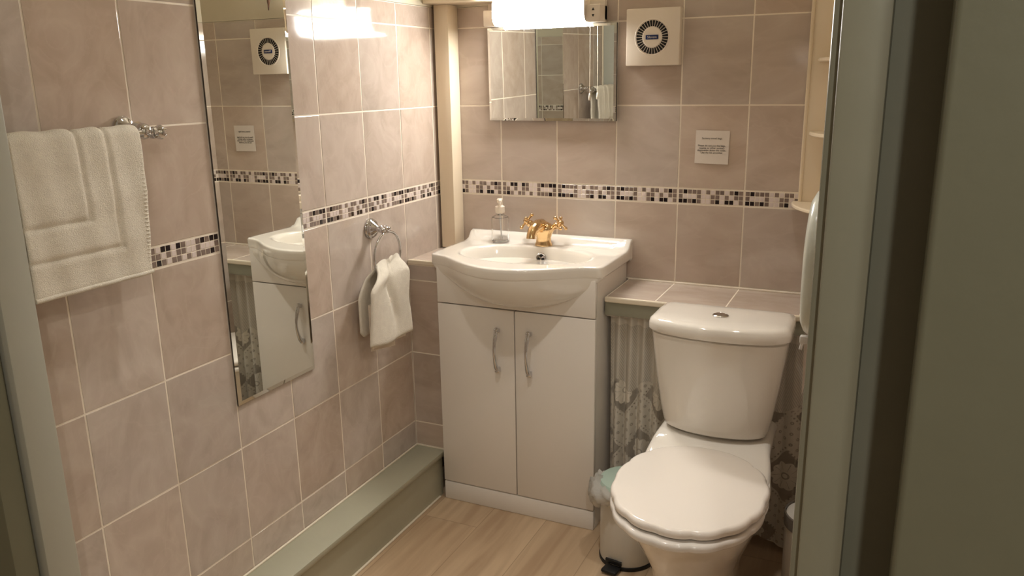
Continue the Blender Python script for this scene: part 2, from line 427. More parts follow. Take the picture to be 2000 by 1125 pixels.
# long painted pipe boxing at the foot of the left wall
struct('baseboard_left', [(join(box(.0, .1185, -1.605, -.286, .149, .167, .0025), box(.0, .106, -1.605, -.292, 0, .1495)), 0),
       (box(.0022, .009, -1.6, -.29, .166, .1715, .002), 1), (box(.105, .1125, -1.6, -.316, 0, .006, .002), 1), (box(.0025, .118, -.2915, -.286, .166, .171, .001), 1)], [GREENB, SEAL])
# tiled ledge to the right of the basin
LX = .672; LZ = .755
t = Tiler()
us = [LX+.002, .825, 1.028, 1.231, XR-.004]
t.tiles(Vector((0, -.243, LZ)), X_, Y_, Z_, us, [.004, .238])
t.slab(box(LX, XR-.003, -.243, -.003, LZ-.014, LZ), 1); t.slab(box(LX, XR-.003, -.252, -.240, LZ-.014, LZ+.003, .004), 6); t.slab(box(LX, XR-.003, -.007, -.0025, LZ, LZ+.006, .002), 1)
t.make('trim_2', [TILE, GROUT, MBLK, MGRY, MWHT, CREAM, SEAL])
struct('trim_3', box(LX, XR-.003, -.243, -.225, LZ-.056, LZ-.0145, .001), GREEN)
# upright boxed pipe in the corner and the painted board above it
struct('trim_4', box(.011, .064, -.07, -.0025, BZ+.004, 1.6385, .0015), CREAMG)
struct('trim_5', box(.0035, .30, -.128, -.0035, 1.639, 1.672, .003), CREAMG)

# ================================================================ door frame and doors
GR = GREEN
o = struct('door_1', [(join(box(-.12, .10, -1.692, -1.6315, 0, 2.12, .003)), 0), (box(.0025, .012, -1.6305, -1.624, .172, 1.632, .002), 1)], [mat('pale_sage_frame_paint', lin(178, 178, 166), .4, bump=(30, .2, 3)), SEAL], label='pale green painted door lining at the end of the left tiled wall', cat='door frame')
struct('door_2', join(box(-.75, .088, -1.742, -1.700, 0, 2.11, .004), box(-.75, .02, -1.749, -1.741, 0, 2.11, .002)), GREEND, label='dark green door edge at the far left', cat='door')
struct('door_3', join(box(1.366, 1.411, -1.64, -1.532, 0, 2.12, .003), box(1.357, 1.369, -1.625, -1.595, 0, 2.12, .003), box(1.411, 1.54, -1.56, -1.532, 0, 2.12)), GREEN, label='green painted door frame upright on the right', cat='door frame')
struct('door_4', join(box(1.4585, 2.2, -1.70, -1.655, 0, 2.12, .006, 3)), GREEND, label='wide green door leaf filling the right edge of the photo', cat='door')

# ================================================================ basin unit
VX0, VX1, VY = .1265, .6655, -.315
vu = thing('vanity_unit', 'white two-door basin cabinet standing under the washbasin', 'cabinet', ((VX0+VX1)/2, -.17, 0))
obj('carcass', [(join(box(VX0, VX0+.016, VY+.018, -.006, 0.0, .815), box(VX1-.016, VX1, VY+.018, -.006, 0.0, .815), box(VX0+.016, VX1-.016, VY+.03, -.01, .068, .082)), 0), (box(VX0+.016, VX1-.016, VY+.0195, VY+.024, .07, .80), 1)], [WHITEP, DARK], vu)
obj('plinth', box(VX0, VX1, VY+.001, VY+.017, .0, .066, .003), WHITEP, vu)
obj('front_panel', box(VX0, VX1, VY, VY+.0175, .7035, .8205, .002), WHITEP, vu)
xm = (VX0+VX1)/2+.004
def handle(parent, x):
    zt, zb = .632, .500; yy = VY-.0
    path = [(x, yy-.006, zt+.006), (x, yy-.014, zt+.002), (x, yy-.019, zt-.010)]
    n = 14
    for i in range(n+1):
        s = i/n; path.append((x, yy-.020-.012*math.sin(PI*s), zt-.014-(zt-zb-.03)*s))
    path += [(x, yy-.015, zb+.008), (x, yy-.006, zb)]
    m = len(path); rad = [.0055, .0066, .006]+[.0042+.0028*abs(2*i/n-1)**1.5 for i in range(n+1)]+[.0075, .0075]
    h = obj('handle', join(tube(path, rad, 12), sphere((x, yy-.012, zt+.004), .0085, 8), box(x-.0075, x+.0075, yy-.012, yy+.0, zt-.006, zt+.008, .003), box(x-.008, x+.008, yy-.014, yy, zb-.006, zb+.012, .003)), CHROME, parent)
    h['label'] = 'curved chrome bow handle'
d = obj('door', box(VX0, xm-.0015, VY, VY+.0175, .0695, .7, .0022), WHITEP, vu); handle(d, .343)
d = obj('door', box(xm+.0015, VX1, VY, VY+.0175, .0695, .7, .0022), WHITEP, vu); handle(d, .452)

# ---- washbasin: outline of the ceramic top, bow front
BC = Vector((.392, -.20)); BZT = .861
OUT = [(-.292, 0.0), (-.292, -.10), (-.292, -.20), (-.292, -.284), (-.285, -.306), (-.262, -.312), (-.235, -.319), (-.205, -.337), (-.175, -.360), (-.14, -.385), (-.10, -.409), (-.05, -.429), (0, -.436)]
def outline_pts():
    h = OUT+[(-x, y) for x, y in OUT[-2::-1]]
    return [(BC.x+x, y-.004) for x, y in h]
def smooth(poly, it=2):
    for _ in range(it):
        q = [poly[0]]
        for i in range(len(poly)-1):
            a, b_ = poly[i], poly[i+1]
            q += [tuple(a[k]*.75+b_[k]*.25 for k in range(2)), tuple(a[k]*.25+b_[k]*.75 for k in range(2))]
        q.append(poly[-1]); poly = q
    return poly
front = smooth(outline_pts(), 2)
back = [(front[-1][0]+(front[0][0]-front[-1][0])*i/24, front[0][1]) for i in range(1, 24)]
# rounded back corners come from the ring radius; closed ring, counter-clockwise seen from below
RING = front+back
def ring_at(scale_in, z, up=True):
    """outline inset by scale_in metres towards the centre line"""
    n = len(RING); out = []
    for i, p in enumerate(RING):
        a = Vector(RING[i-1]); b_ = Vector(RING[(i+1) % n]); t_ = (b_-a).normalized(); nrm = Vector((-t_.y, t_.x))
        q = Vector(p)+nrm*scale_in
        zz = z
        if up: zz += .030*sm((q.y+.052)/.036)
        out.append(Vector((q.x, min(q.y, -.004), zz)))
    return out
def sm(x): x = max(0, min(1, x)); return x*x*(3-2*x)
IC = Vector((.393, -.211)); IA, IB = .220, .126
def inner(sc, z, p=2.0):
    out = []
    for q in RING:
        d_ = Vector(q)-IC; th = math.atan2(d_.y/IB, d_.x/IA)
        c_, s_ = math.cos(th), math.sin(th)
        out.append(Vector((IC.x+IA*sc*abs(c_)**(2/p)*(1 if c_ > 0 else -1), IC.y+IB*sc*abs(s_)**(2/p)*(1 if s_ > 0 else -1), z)))
    return out
def mixr(a, b_, t_): return [x.lerp(y, t_) for x, y in zip(a, b_)]
rim0 = ring_at(.0, BZT-.004); rim1 = ring_at(.004, BZT)
deck_in = inner(1.0, BZT-.002, 2.3)
def deck(t_):
    r = mixr(rim1, deck_in, t_)
    for q in r:
        q.z = BZT+.030*sm((q.y+.052)/.036)
        if t_ > .25: q.z -= .004*sm((t_-.25)/.3)*sm((q.y+.33)/.05)*0
    return r
under = ring_at(.010, BZT-.040, False)
rings = [under, ring_at(.002, BZT-.036, False), ring_at(.0, BZT-.030, False), ring_at(0, BZT-.012), rim0, rim1]+[deck(k/8) for k in range(1, 8)]
rings += [inner(1.0, BZT-.001, 2.3), inner(.975, BZT-.006, 2.3), inner(.955, BZT-.016, 2.25), inner(.93, BZT-.035, 2.2), inner(.88, BZT-.065, 2.1), inner(.78, BZT-.095), inner(.6, BZT-.118), inner(.35, BZT-.128), inner(.1, BZT-.132)]
wb = thing('washbasin', 'white ceramic washbasin with a bowed front on top of the white cabinet', 'basin', (.392, -.2, .715))
shell = loft(rings, True, True)
# bowl apron under the bow: rim -> curve on the front panel
AP = [(.1285, .814), (.150, .803), (.178, .783), (.22, .760), (.27, .742), (.33, .727), (.40, .7205), (.47, .723), (.53, .734), (.578, .750), (.615, .770), (.642, .793), (.6635, .814)]
AP = smooth(AP, 2)
def resample(poly, n):
    L_ = [0]
    for i in range(len(poly)-1): L_.append(L_[-1]+math.dist(poly[i], poly[i+1]))
    out = []
    for k in range(n):
        d_ = L_[-1]*k/(n-1); i = max(j for j in range(len(L_)) if L_[j] <= d_+1e-9); i = min(i, len(poly)-2)
        f_ = (d_-L_[i])/(L_[i+1]-L_[i]+1e-12); out.append(tuple(poly[i][c]*(1-f_)+poly[i+1][c]*f_ for c in range(2)))
    return out
lo_i = [p for p in front if p[1] < -.295]; NA = 60
rimc = resample(lo_i, NA); apc = resample(AP, NA)
aprings = []
for k in range(13):
    s_ = k/12*PI/2; r = []
    for (rx, ry), (ax, az) in zip(rimc, apc):
        ry = ry+.0012; yb_ = VY+.004 if ry < VY else max(ry, VY-.001)+.001; yy = yb_+(ry-yb_)*math.cos(s_)**.75; zz = BZT-.030+(az-(BZT-.030))*math.sin(s_)**1.15
        xx = rx+(ax-rx)*(1-math.cos(s_)**.9); r.append(Vector((xx, yy, zz)))
    aprings.append(r)
apron = loft(aprings, False, False, closed=False)
obj('bowl', [(shell, 0)], CERAMIC, wb, ang=60)
obj('apron', [(apron, 0)], CERAMIC, wb, ang=60, recalc=False)
for sx0, sx1 in ((.14, .168), (.617, .65)): obj('skirt', box(sx0, sx1, -.262, -.006, .818, .832), CERAMIC, wb)
# overflow outlet on the back wall of the bowl
OM = T(.402, -.102, .826) @ RX(math.radians(66))
ov = obj('overflow', [(xf(join(lathe([(.0, .0015), (.0125, .0015), (.0155, .003), (.0175, .002), (.018, -.004)], 32, True)), OM), 0),
     (xf(join(*[xf(([Vector((.0022*math.cos(a0+PI/3)+r_*math.cos(a0+f_), .0022*math.sin(a0+PI/3)+r_*math.sin(a0+f_), .0022)) for r_, f_ in ((0, 0), (.0085, .16), (.0105, .5), (.0112, PI/3), (.0105, 2*PI/3-.5), (.0085, 2*PI/3-.16))], [(0, 1, 2, 3, 4, 5)]), Matrix.Identity(4)) for a0 in (PI/6+PI/3-PI/3, PI/6+2*PI/3, PI/6+4*PI/3)]), OM), 1)], [CHROME, DARK], wb, recalc=False)
ov['label'] = 'round chrome overflow grille'
# ---- brass mixer tap
tp = thing('mixer_tap', 'gold coloured brass mixer tap with two cross handles on the washbasin', 'tap', (.395, -.062, BZT))
tx, ty, tz = .395, -.062, BZT+.0005
prof = [(0, .030, .024), (.004, .030, .024), (.010, .026, .022), (.026, .025, .022), (.040, .030, .026), (.054, .038, .028), (.064, .037, .026), (.073, .026, .02), (.079, .012, .01), (.080, .003, .003)]
rings = [[Vector((tx+rx*math.cos(2*PI*i/32), ty+ry*math.sin(2*PI*i/32), tz+z)) for i in range(32)] for z, rx, ry in prof]
obj('body', loft(rings), GOLD, tp)
sp = [(tx, ty+.01, tz+.060), (tx-.002, ty-.015, tz+.070), (tx-.004, ty-.038, tz+.072), (tx-.006, ty-.058, tz+.068), (tx-.008, ty-.074, tz+.059), (tx-.009, ty-.082, tz+.048), (tx-.009, ty-.084, tz+.036)]
obj('spout', tube(sp, [.018, .021, .020, .018, .016, .0145, .0155], 20), GOLD, tp)
def crosshandle(sx):
    M = T(tx+sx*.02, ty, tz+.052) @ RY(sx*math.radians(58))
    stem = xf(lathe([(.012, 0), (.013, .006), (.009, .014), (.0095, .024), (.012, .028), (.0125, .036), (.009, .040), (.010, .046), (.0105, .052), (.006, .058), (0, .060)], 20), M)
    arms = []
    for k in range(4):
        a = k*PI/2+.6
        arms.append(xf(join(tube([(0, 0, .048), (.012*math.cos(a), .012*math.sin(a), .048), (.026*math.cos(a), .026*math.sin(a), .048)], [.0042, .0034, .0048], 10), sphere((.028*math.cos(a), .028*math.sin(a), .048), .0062, 8)), M))
    obj('cross_handle', join(stem, *arms), GOLD, tp)
crosshandle(-1); crosshandle(1)
# ---- soap dispenser
sd = thing('soap_dispenser', 'clear glass soap dispenser with a white pump on the washbasin', 'soap dispenser', (.236, -.062, BZT))
M = T(.236, -.062, BZT+.0005)
obj('bottle', xf(lathe([(0, 0), (.027, 0), (.0295, .003), (.0295, .082), (.028, .087), (.018, .092), (.014, .094), (.014, .103), (.0122, .103), (.0122, .093), (.0165, .0895), (.0262, .085), (.0272, .081), (.0272, .009), (.024, .006), (0, .006)], 40), M), GLASS, sd)
obj('pump', xf(join(lathe([(0, .101), (.0158, .101), (.0165, .105), (.016, .122), (.010, .126), (.0075, .128), (.0075, .134), (.009, .136), (.010, .146), (.008, .149), (0, .149)], 28), box(-.006, .006, -.032, 0, .1365, .1475, .003), box(-.004, .004, -.033, -.027, .131, .14, .002)), M @ RZ(.5)), PLASTIC, sd)
obj('dip_tube', xf(tube([(0, 0, .10), (.001, 0, .06), (.004, .002, .012)], .0026, 8), M), CLEARP, sd)

# ================================================================ mirrors
def bevel_mirror(name, label, O, U, W, N, w_, h, th, bev, inn):
    P = lambda u, v, n: O+U*u+W*v+N*n
    def ring(i, n): return [P(i, i, n), P(w_-i, i, n), P(w_-i, h-i, n), P(i, h-i, n)]
    V = ring(0, 0)+ring(0, th-bev)+ring(inn, th)
    F = [(0, 1, 5, 4), (1, 2, 6, 5), (2, 3, 7, 6), (3, 0, 4, 7), (0, 3, 2, 1)]
    G = [(4, 5, 9, 8), (5, 6, 10, 9), (6, 7, 11, 10), (7, 4, 8, 11), (8, 9, 10, 11)]
    o = thing(name, label, 'mirror', P(w_/2, 0, 0))
    e = obj('backing', [((V, F), 0)], [MEDGE], o, ang=1, recalc=False)
    g = obj('glass', [((V, G), 0)], [MIRROR], o, ang=1, recalc=False)
    return o
bevel_mirror('wall_mirror', 'tall narrow frameless mirror on the left tiled wall', Vector((.0025, -.8, .622)), -Y_, Z_, X_, .298, 1.15, .006, .0022, .011)
bevel_mirror('basin_mirror', 'wide frameless mirror under the strip light above the basin', Vector((.1815, -.0025, 1.266)), Vector((1, -.0085, 0)), Vector((0, -.014, 1)), Vector((-.0085, -1, -.014)), .443, .296, .012, .0015, .008)

# ================================================================ strip light
sl = thing('strip_light', 'white shaver strip light switched on above the basin mirror', 'light', (.388, -.04, 1.5635))
obj('backplate', box(.19, .588, -.03, -.0025, 1.5675, 1.636, .004), PLASTIC, sl)
D0, D1 = .2345, .5415
rr = []
for x in (D0, D1):
    pr = [(-.030, 1.5635), (-.060, 1.5635)]+[(-.060-.028*math.sin(a), 1.5635+.028-.028*math.cos(a)) for a in [i*PI/2/6 for i in range(1, 7)]]+[(-.088+.028*(1-math.cos(a)), 1.62+.028*math.sin(a)) for a in [i*PI/2/6 for i in range(0, 7)]]+[(-.030, 1.648)]
    rr.append([Vector((x, y, z)) for y, z in pr])
nr = len(rr[0]); ends = (list(rr[0])+list(rr[1]), [tuple(range(nr)), tuple(range(2*nr-1, nr-1, -1))])
df = obj('diffuser', [(loft(rr, False, False), 0), (ends, 1)], [GLOW, PLASTIC], sl); df['label'] = 'glowing white diffuser'
obj('end_cap', box(.188, .2335, -.060, -.0025, 1.565, 1.614, .003), PLASTIC, sl)
ec = obj('socket_housing', box(.5425, .588, -.073, -.0025, 1.5635, 1.6135, .002), PLASTIC, sl)
tri = []
for zc, s_ in ((1.600, 1), (1.5815, -1)):
    tri.append(([Vector((.566-.0045, -.0734, zc-.0035*s_)), Vector((.566+.0045, -.0734, zc-.0035*s_)), Vector((.566, -.0734, zc+.0045*s_))], [(0, 1, 2)]))
obj('socket_slots', join(*tri), BLACK, ec, recalc=False)
pcx = .551
obj('pull_cord', join(tube([(pcx, -.055, 1.566), (pcx+.0005, -.055, 1.45), (pcx, -.055, 1.352)], .0011, 8), xf(lathe([(.0015, .022), (.003, .020), (.004, .004), (.003, 0), (0, 0)], 12), T(pcx, -.055, 1.331))), PLASTIC, sl)

# ================================================================ extractor fan
fx, fz = .740, 1.514
fan = thing('extractor_fan', 'square white extractor fan with a round grille on the tiled wall', 'fan', (fx, -.02, 1.432))
bm = bmesh.new()
fc = box(.659, .823, -.036, -.0025, 1.432, 1.597, .003)
obj('cover', fc, PLASTIC, fan)
slots = []
for k in range(32):
    a = 2*PI*(k+.5)/32; h0, h1 = .066, .080
    r0, r1 = .031, .0485
    pts = [(r0, -h0), (r1, -h1), (r1, h1), (r0, h0)]
    slots.append(([Vector((fx+r*math.cos(a+f_), -.0368, fz+r*math.sin(a+f_))) for r, f_ in pts], [(0, 1, 2, 3)]))
gr = obj('grille', [(xf(lathe([(.0495, -.001), (.0515, .0015), (.053, .001), (.0545, -.001)], 64, True), T(fx, -.036, fz) @ RX(PI/2)), 0), (xf(lathe([(0, .0018), (.028, .0018), (.030, 0)], 64, True), T(fx, -.036, fz) @ RX(PI/2)), 0), (join(*slots), 1)], [PLASTIC, DARK], fan, recalc=False)
bd = obj('badge', box(fx-.0195, fx+.0195, -.0395, -.0375, fz-.0065, fz+.0065, .0025), BLUE, fan); bd['label'] = 'small dark blue badge with pale lettering'
obj('badge_lettering', text_shape('Silavent', .0095, T(fx, -.0397, fz) @ RX(PI/2)), PAPER, bd, recalc=False)

# ================================================================ notice
nt_ = thing('notice', 'small white paper notice with printed lines on the back wall tiles', 'sign', (.925, -.003, 1.139))
obj('paper', xf(box(-.0505, .0505, -.0006, 0, -.05, .05), T(.925, -.0026, 1.1895) @ RY(math.radians(1))), PAPER, nt_)
lines = [('Sanitary towel bags', .0078, 1.216), ('Please do not put the bags,', .0076, 1.194), ('nappies or other sanitary', .0076, 1.187), ('disposables down the toilet.', .0076, 1.180), ('Use the bin provided', .0076, 1.173)]
obj('printing', join(*[text_shape(s_, z_, T(.924, -.0034, h_) @ RX(PI/2), ext=.0001) for s_, z_, h_ in lines]), INK, nt_, recalc=False)

# ================================================================ hanging shell above the tiles
sh = thing('shell_ornament', 'dark spiral shell hanging above the fan, seen in the tall mirror', 'ornament', (.735, -.02, 1.655))
pr = []
for i in range(40):
    z = i/39; r = .0015+.019*z**1.1*(1+.14*math.sin(z*34)); pr.append((r if z < .97 else r*.6, z*.13))
obj('shell', xf(lathe(pr, 20), T(.733, -.024, 1.660) @ RY(-.12)), SHELL, sh)
obj('string', tube([(.718, -.022, 1.788), (.72, -.012, 1.83), (.722, -.005, 1.86)], .001, 6), PAPER, sh)

# ================================================================ corner shelf unit
cs = thing('corner_shelf_unit', 'cream plastic corner shelf unit with three curved shelves behind the door frame', 'shelf unit', (1.31, -.1, 1.02))
obj('back_panel', join(box(1.186, XR-.003, -.010, -.0025, 1.035, 1.70, .003), box(1.183, 1.194, -.014, -.0025, 1.035, 1.70, .004), box(XR-.010, XR-.0025, -.235, -.0025, 1.035, 1.70, .003)), CREAMG, cs)
for z, r in ((1.432, .205), (1.230, .215), (1.027, .25)):
    n = 24; cx_, cy_ = XR-.004, -.004
    rings = []
    for dr, zz in ((.004, z), (0, z+.003), (0, z+.008), (.003, z+.011), (.008, z+.011)):
        rg = [Vector((cx_, cy_, zz))]+[Vector((cx_-(r-dr)*math.cos(i/n*PI/2), cy_-(r-dr)*math.sin(i/n*PI/2), zz)) for i in range(n+1)]
        rings.append(rg)
    obj('shelf', loft(rings), CREAMG, cs)

# ================================================================ towel rail and mat
RXp, RZp = .062, 1.305
tr_ = thing('towel_rail', 'chrome towel rail on the left tiled wall', 'towel rail', (.03, -1.45, 1.29))
obj('rail', tube([(RXp, -1.29, RZp), (RXp, -1.624, RZp)], .0085, 20), CHROME, tr_)
obj('finial', xf(lathe([(.0085, 0), (.012, .002), (.0125, .008), (.009, .010), (.0085, .013), (.0135, .018), (.0150, .024), (.012, .031), (.006, .034), (0, .035)], 24), T(RXp, -1.311, RZp) @ RX(-PI/2)), CHROME, tr_)
obj('bracket', join(xf(lathe([(.024, 0), (.0245, .004), (.021, .008), (.0205, .010), (.015, .014), (.0095, .020), (.0085, .032), (.0125, .038), (.0135, .044)], 28), T(.0025, -1.326, RZp+.010) @ RY(PI/2)), sphere((RXp-.004, -1.325, RZp+.004), .0165, 12), tube([(.04, -1.326, RZp+.010), (RXp, -1.325, RZp)], .0105, 14)), CHROME, tr_)
# folded mat
MY0, MY1 = -1.352, -1.622; MT = .009; ZB = 1.033
Rr = .0085+MT/2+.002
def matP(s_, t_):
    # s: front hem -> over the rail -> back hem ; t: camera-far edge -> near edge
    H = RZp-ZB; Larc = PI*Rr; Ltot = 2*H+Larc; d_ = s_*Ltot
    y = MY0+(MY1-MY0)*t_
    if d_ < H:
        z = ZB+d_; x = RXp+Rr+.004*math.sin(PI*d_/H)+.006*(1-d_/H); y -= .016*(1-d_/H)*(1-t_)
    elif d_ < H+Larc:
        a = (d_-H)/Rr; x = RXp+Rr*math.cos(a); z = RZp+Rr*math.sin(a)
    else:
        q = d_-H-Larc; z = RZp-q; x = RXp-Rr-.001; y -= .012*(q/H)*(1-t_)
    # woven frame grooves, only where they face out
    def gr(v, c, w): return math.exp(-((v-c)/w)**4)
    gd = 0
    yy = abs(y); fz_ = z if d_ < H else 2.0
    o_, i_ = 1.425, 1.492; zo, zi = 1.098, 1.158
    if d_ < H+Larc:
        zz = z
        if zz > zo-.005: gd = max(gd, gr(yy, o_+.006, .007))
        if zz > zi-.005: gd = max(gd, gr(yy, i_, .007))
        if yy > o_-.002 and d_ < H: gd = max(gd, gr(zz, zo, .006))
        if yy > i_-.002 and d_ < H: gd = max(gd, gr(zz, zi, .006))
    nx = 1 if d_ < H else math.cos((d_-H)/Rr) if d_ < H+Larc else -1
    nz = math.sin((d_-H)/Rr) if H <= d_ < H+Larc else 0
    wob = .0012*math.sin(y*90+z*14)+.0008*math.sin(z*75)
    x += (-.0036*gd+wob)*nx; z += (-.0036*gd+wob)*nz
    return (x, y, z)
tw = thing('bath_mat', 'white terry bath mat with a woven frame folded over the towel rail', 'towel', (RXp, -1.47, ZB))
obj('cloth', sheet(matP, 150, 120, MT), TERRY, tw, ang=80)
# stitched hem: short raised stitches along the far edge and a corded bottom hem
st = []
for k in range(34):
    z = ZB+.008+k*.0078; s_ = (z-ZB)/(2*(RZp-ZB)+PI*Rr); p = Vector(matP(s_, 0))
    st.append(xf(sphere((0, 0, 0), .0030, 5), T(p.x+.0025, p.y-.0065, p.z) @ Matrix.Diagonal((1.0, 2.0, .7, 1))))
bh = [Vector(matP(.003, k/40))+Vector((.002, 0, -.001)) for k in range(41)]
obj('hem', join(*st, tube(bh, .0048, 8)), TERRY, tw, ang=80)

# ================================================================ towel ring and hand towel
ry_, rz_ = -.487, .966
tg = thing('towel_ring', 'chrome towel ring on the left tiled wall beside the basin', 'towel ring', (.03, ry_, .81))
obj('wall_rose', join(xf(lathe([(.031, 0), (.0315, .003), (.029, .006), (.0285, .009), (.024, .013), (.0235, .016), (.016, .022), (.010, .028), (.009, .034), (.012, .038), (.012, .042), (.0085, .046), (.009, .052)], 36), T(.0025, ry_, rz_) @ RY(PI/2)), sphere((.057, ry_, rz_), .013, 12), tube([(.057, ry_+.012, rz_), (.057, ry_-.014, rz_)], .0075, 14), sphere((.057, ry_+.013, rz_), .0095, 8), sphere((.057, ry_-.015, rz_), .0095, 8)), CHROME, tg)
RC = (.056, -.482, .888); RR = .071
obj('ring', tube([(RC[0]+.004*math.sin(2*PI*i/48), RC[1]+RR*math.cos(2*PI*i/48), RC[2]+RR*math.sin(2*PI*i/48)) for i in range(48)], .0042, 12, closed=True), CHROME, tg)
ht = thing('hand_towel', 'white terry hand towel hanging through the chrome towel ring', 'towel', (.055, -.49, .59))
def lerp(a, b_, t_): return a+(b_-a)*t_
def handP(s_, t_):
    # s 0..0.5 front flap from hem to crest, 0.5..1 behind
    crest = .872-.010*math.cos((t_-.45)*2*PI)*-1.0-.006
    crest = .866+.013*abs(math.sin((t_*1.0)*PI*2-.35))**.8*(1.15 if t_ > .45 else .6)
    yc = lerp(-.543, -.420, t_)
    if s_ < .5:
        q = 1-s_/.5       # 0 crest, 1 hem
        zb = lerp(.640, .630, t_)-.010*math.sin(PI*t_)
        wd = sm(min(1, q*3.2)); y = lerp(yc, lerp(-.622, -.412, t_)-.010*q*(1-t_)+.004*math.sin(q*9)*(t_ > .5), wd)
        z = crest-(crest-zb)*q
        x = .056+.026*sm(q*5)+.007*math.sin(t_*2*PI*1.1+.3)*(1-.5*q)+.004*math.sin(t_*9+q*4)*sm(q*3)
        cz = t_-(.40+.36*q); x -= .013*math.exp(-(cz/.075)**2)*math.exp(-((q-.32)/.25)**2)
        cz = t_-.62; x -= .008*math.exp(-(cz/.10)**2)*math.exp(-((q-.72)/.2)**2)
        x += .0004*math.sin(t_*38+q*20)*sm(q*3)
    else:
        q = (s_-.5)/.5
        zb = lerp(.650, .665, t_)+.02*(1-min(1, t_*6))**2
        wd = sm(min(1, q*1.9)); y = lerp(yc, lerp(-.606, -.46, t_), wd)
        z = crest-(crest-zb)*q
        x = .052-.026*sm(q*4)+.003*math.sin(t_*8+1)*sm(q*3)
    if abs(s_-.5) < .04: x = lerp(x, .055, 1-abs(s_-.5)/.04)
    return (max(x, .0125), y, z)
obj('cloth', join(sheet(handP, 90, 60, .009)), TERRY, ht, ang=80)
il = obj('folded_layer', join(sheet(lambda s_, t_: (.074+.003*math.sin(t_*6), lerp(-.614, -.432, t_), lerp(lerp(.628, .617, t_), .76, s_)), 20, 30, .006), sheet(lambda s_, t_: (.063, lerp(-.606, -.478, t_), lerp(lerp(.617, .598, t_), .76, s_)), 20, 30, .005)), mat('white_terry_underside', lin(232, 218, 200), .95, bump=(800, .6, 2)), ht, ang=80)

# ================================================================ toilet
TC = 1.045
to = thing('toilet', 'white close-coupled toilet with the lid down beside the basin cabinet', 'toilet', (TC, -.62, 0))
def egg(cx_, cy_, a, bf, bb, z, n=72, sc=0.0, lobes=9, p=2.15, back_flat=None):
    out = []
    for i in range(n):
        th = 2*PI*i/n; c_, s_ = math.cos(th), math.sin(th)
        b_ = bf if s_ < 0 else bb
        k = 1.0
        if sc: 
            k = 1-sc*(1-abs(math.sin(th*lobes/2+.35))**.55)*(1 if s_ < .82 else 0)
        x = a*k*abs(c_)**(2/p)*(1 if c_ > 0 else -1); y = b_*k*abs(s_)**(2/p)*(1 if s_ > 0 else -1)
        if back_flat is not None: y = min(y, back_flat)
        out.append(Vector((cx_+x, cy_+y, z)))
    return out
# pan
P = []
for z, a, bf, bb, cy_ in [(0, .105, .20, .24, -.56), (.012, .108, .205, .24, -.56), (.05, .104, .195, .24, -.56), (.12, .103, .19, .24, -.56), (.19, .115, .205, .24, -.56), (.25, .136, .235, .24, -.57), (.30, .155, .258, .24, -.58), (.34, .170, .272, .24, -.59), (.365, .177, .270, .24, -.60), (.380, .178, .268, .24, -.60), (.388, .174, .262, .235, -.60)]:
    P.append(egg(TC, cy_, a, bf, bb, z, p=2.3))
pan = loft(P)
# rear deck rising to the cistern
dk = []
for y, hw, zt, zb_ in [(-.262, .15, .444, .22), (-.33, .152, .446, .2), (-.42, .155, .444, .19), (-.455, .158, .438, .19), (-.475, .163, .424, .2), (-.50, .168, .408, .22), (-.54, .172, .396, .25), (-.60, .172, .388, .28)]:
    r_ = .018; pts = []
    pts += [(TC-hw*.62, zb_), (TC-hw*.9, (zb_+zt)/2), (TC-hw, zt-r_-.01)]
    for k in range(5): a = PI-k*PI/2/4; pts.append((TC-hw+r_+r_*math.cos(a), zt-r_+r_*math.sin(a)))
    for k in range(1, 8): pts.append((TC-hw+r_+(2*hw-2*r_)*k/8, zt+.0))
    for k in range(5): a = PI/2-k*PI/2/4; pts.append((TC+hw-r_+r_*math.cos(a), zt-r_+r_*math.sin(a)))
    pts += [(TC+hw, zt-r_-.01), (TC+hw*.9, (zb_+zt)/2), (TC+hw*.62, zb_)]
    dk.append([Vector((x, y, z)) for x, z in pts])
deckS = loft(dk)
obj('pan', join(pan, deckS), CERAMIC, to, ang=50)
# seat ring (solid under the closed lid) and scalloped lid
def cushion(cx_, cy_, a, bf, bb, z0, z1, sc, r_, p, dome=0, lob=15, ns=96):
    R_ = []
    for k in range(6):
        t_ = k/5*PI/2; ins = r_*(1-math.sin(t_)); zz = z0+r_*(1-math.cos(t_))*.8
        R_.append(egg(cx_, cy_, a-ins, bf-ins, bb-ins, zz, ns, sc, lob, p))
    for k in range(7):
        t_ = k/6*PI/2; ins = r_*(1-math.cos(t_)); zz = z1-r_*(1-math.sin(t_))
        R_.append(egg(cx_, cy_, a-ins, bf-ins, bb-ins, zz, ns, sc, lob, p))
    for f_ in (.86, .7, .5, .3, .12):
        R_.append(egg(cx_, cy_, (a-r_)*f_, (bf-r_)*f_, (bb-r_)*f_, z1+dome*(1-f_**2), ns, sc*f_*f_*f_, lob, p))
    return loft(R_)
obj('seat', cushion(TC+.002, -.70, .185, .246, .205, .389, .410, .022, .009, 2.15), mat('seat_white', lin(236, 230, 222), .1, coat=.5), to, ang=60)
obj('lid', cushion(TC+.002, -.70, .186, .232, .215, .413, .436, .032, .011, 2.15, dome=.004), mat('lid_white', lin(240, 232, 222), .08, coat=.5), to, ang=60)
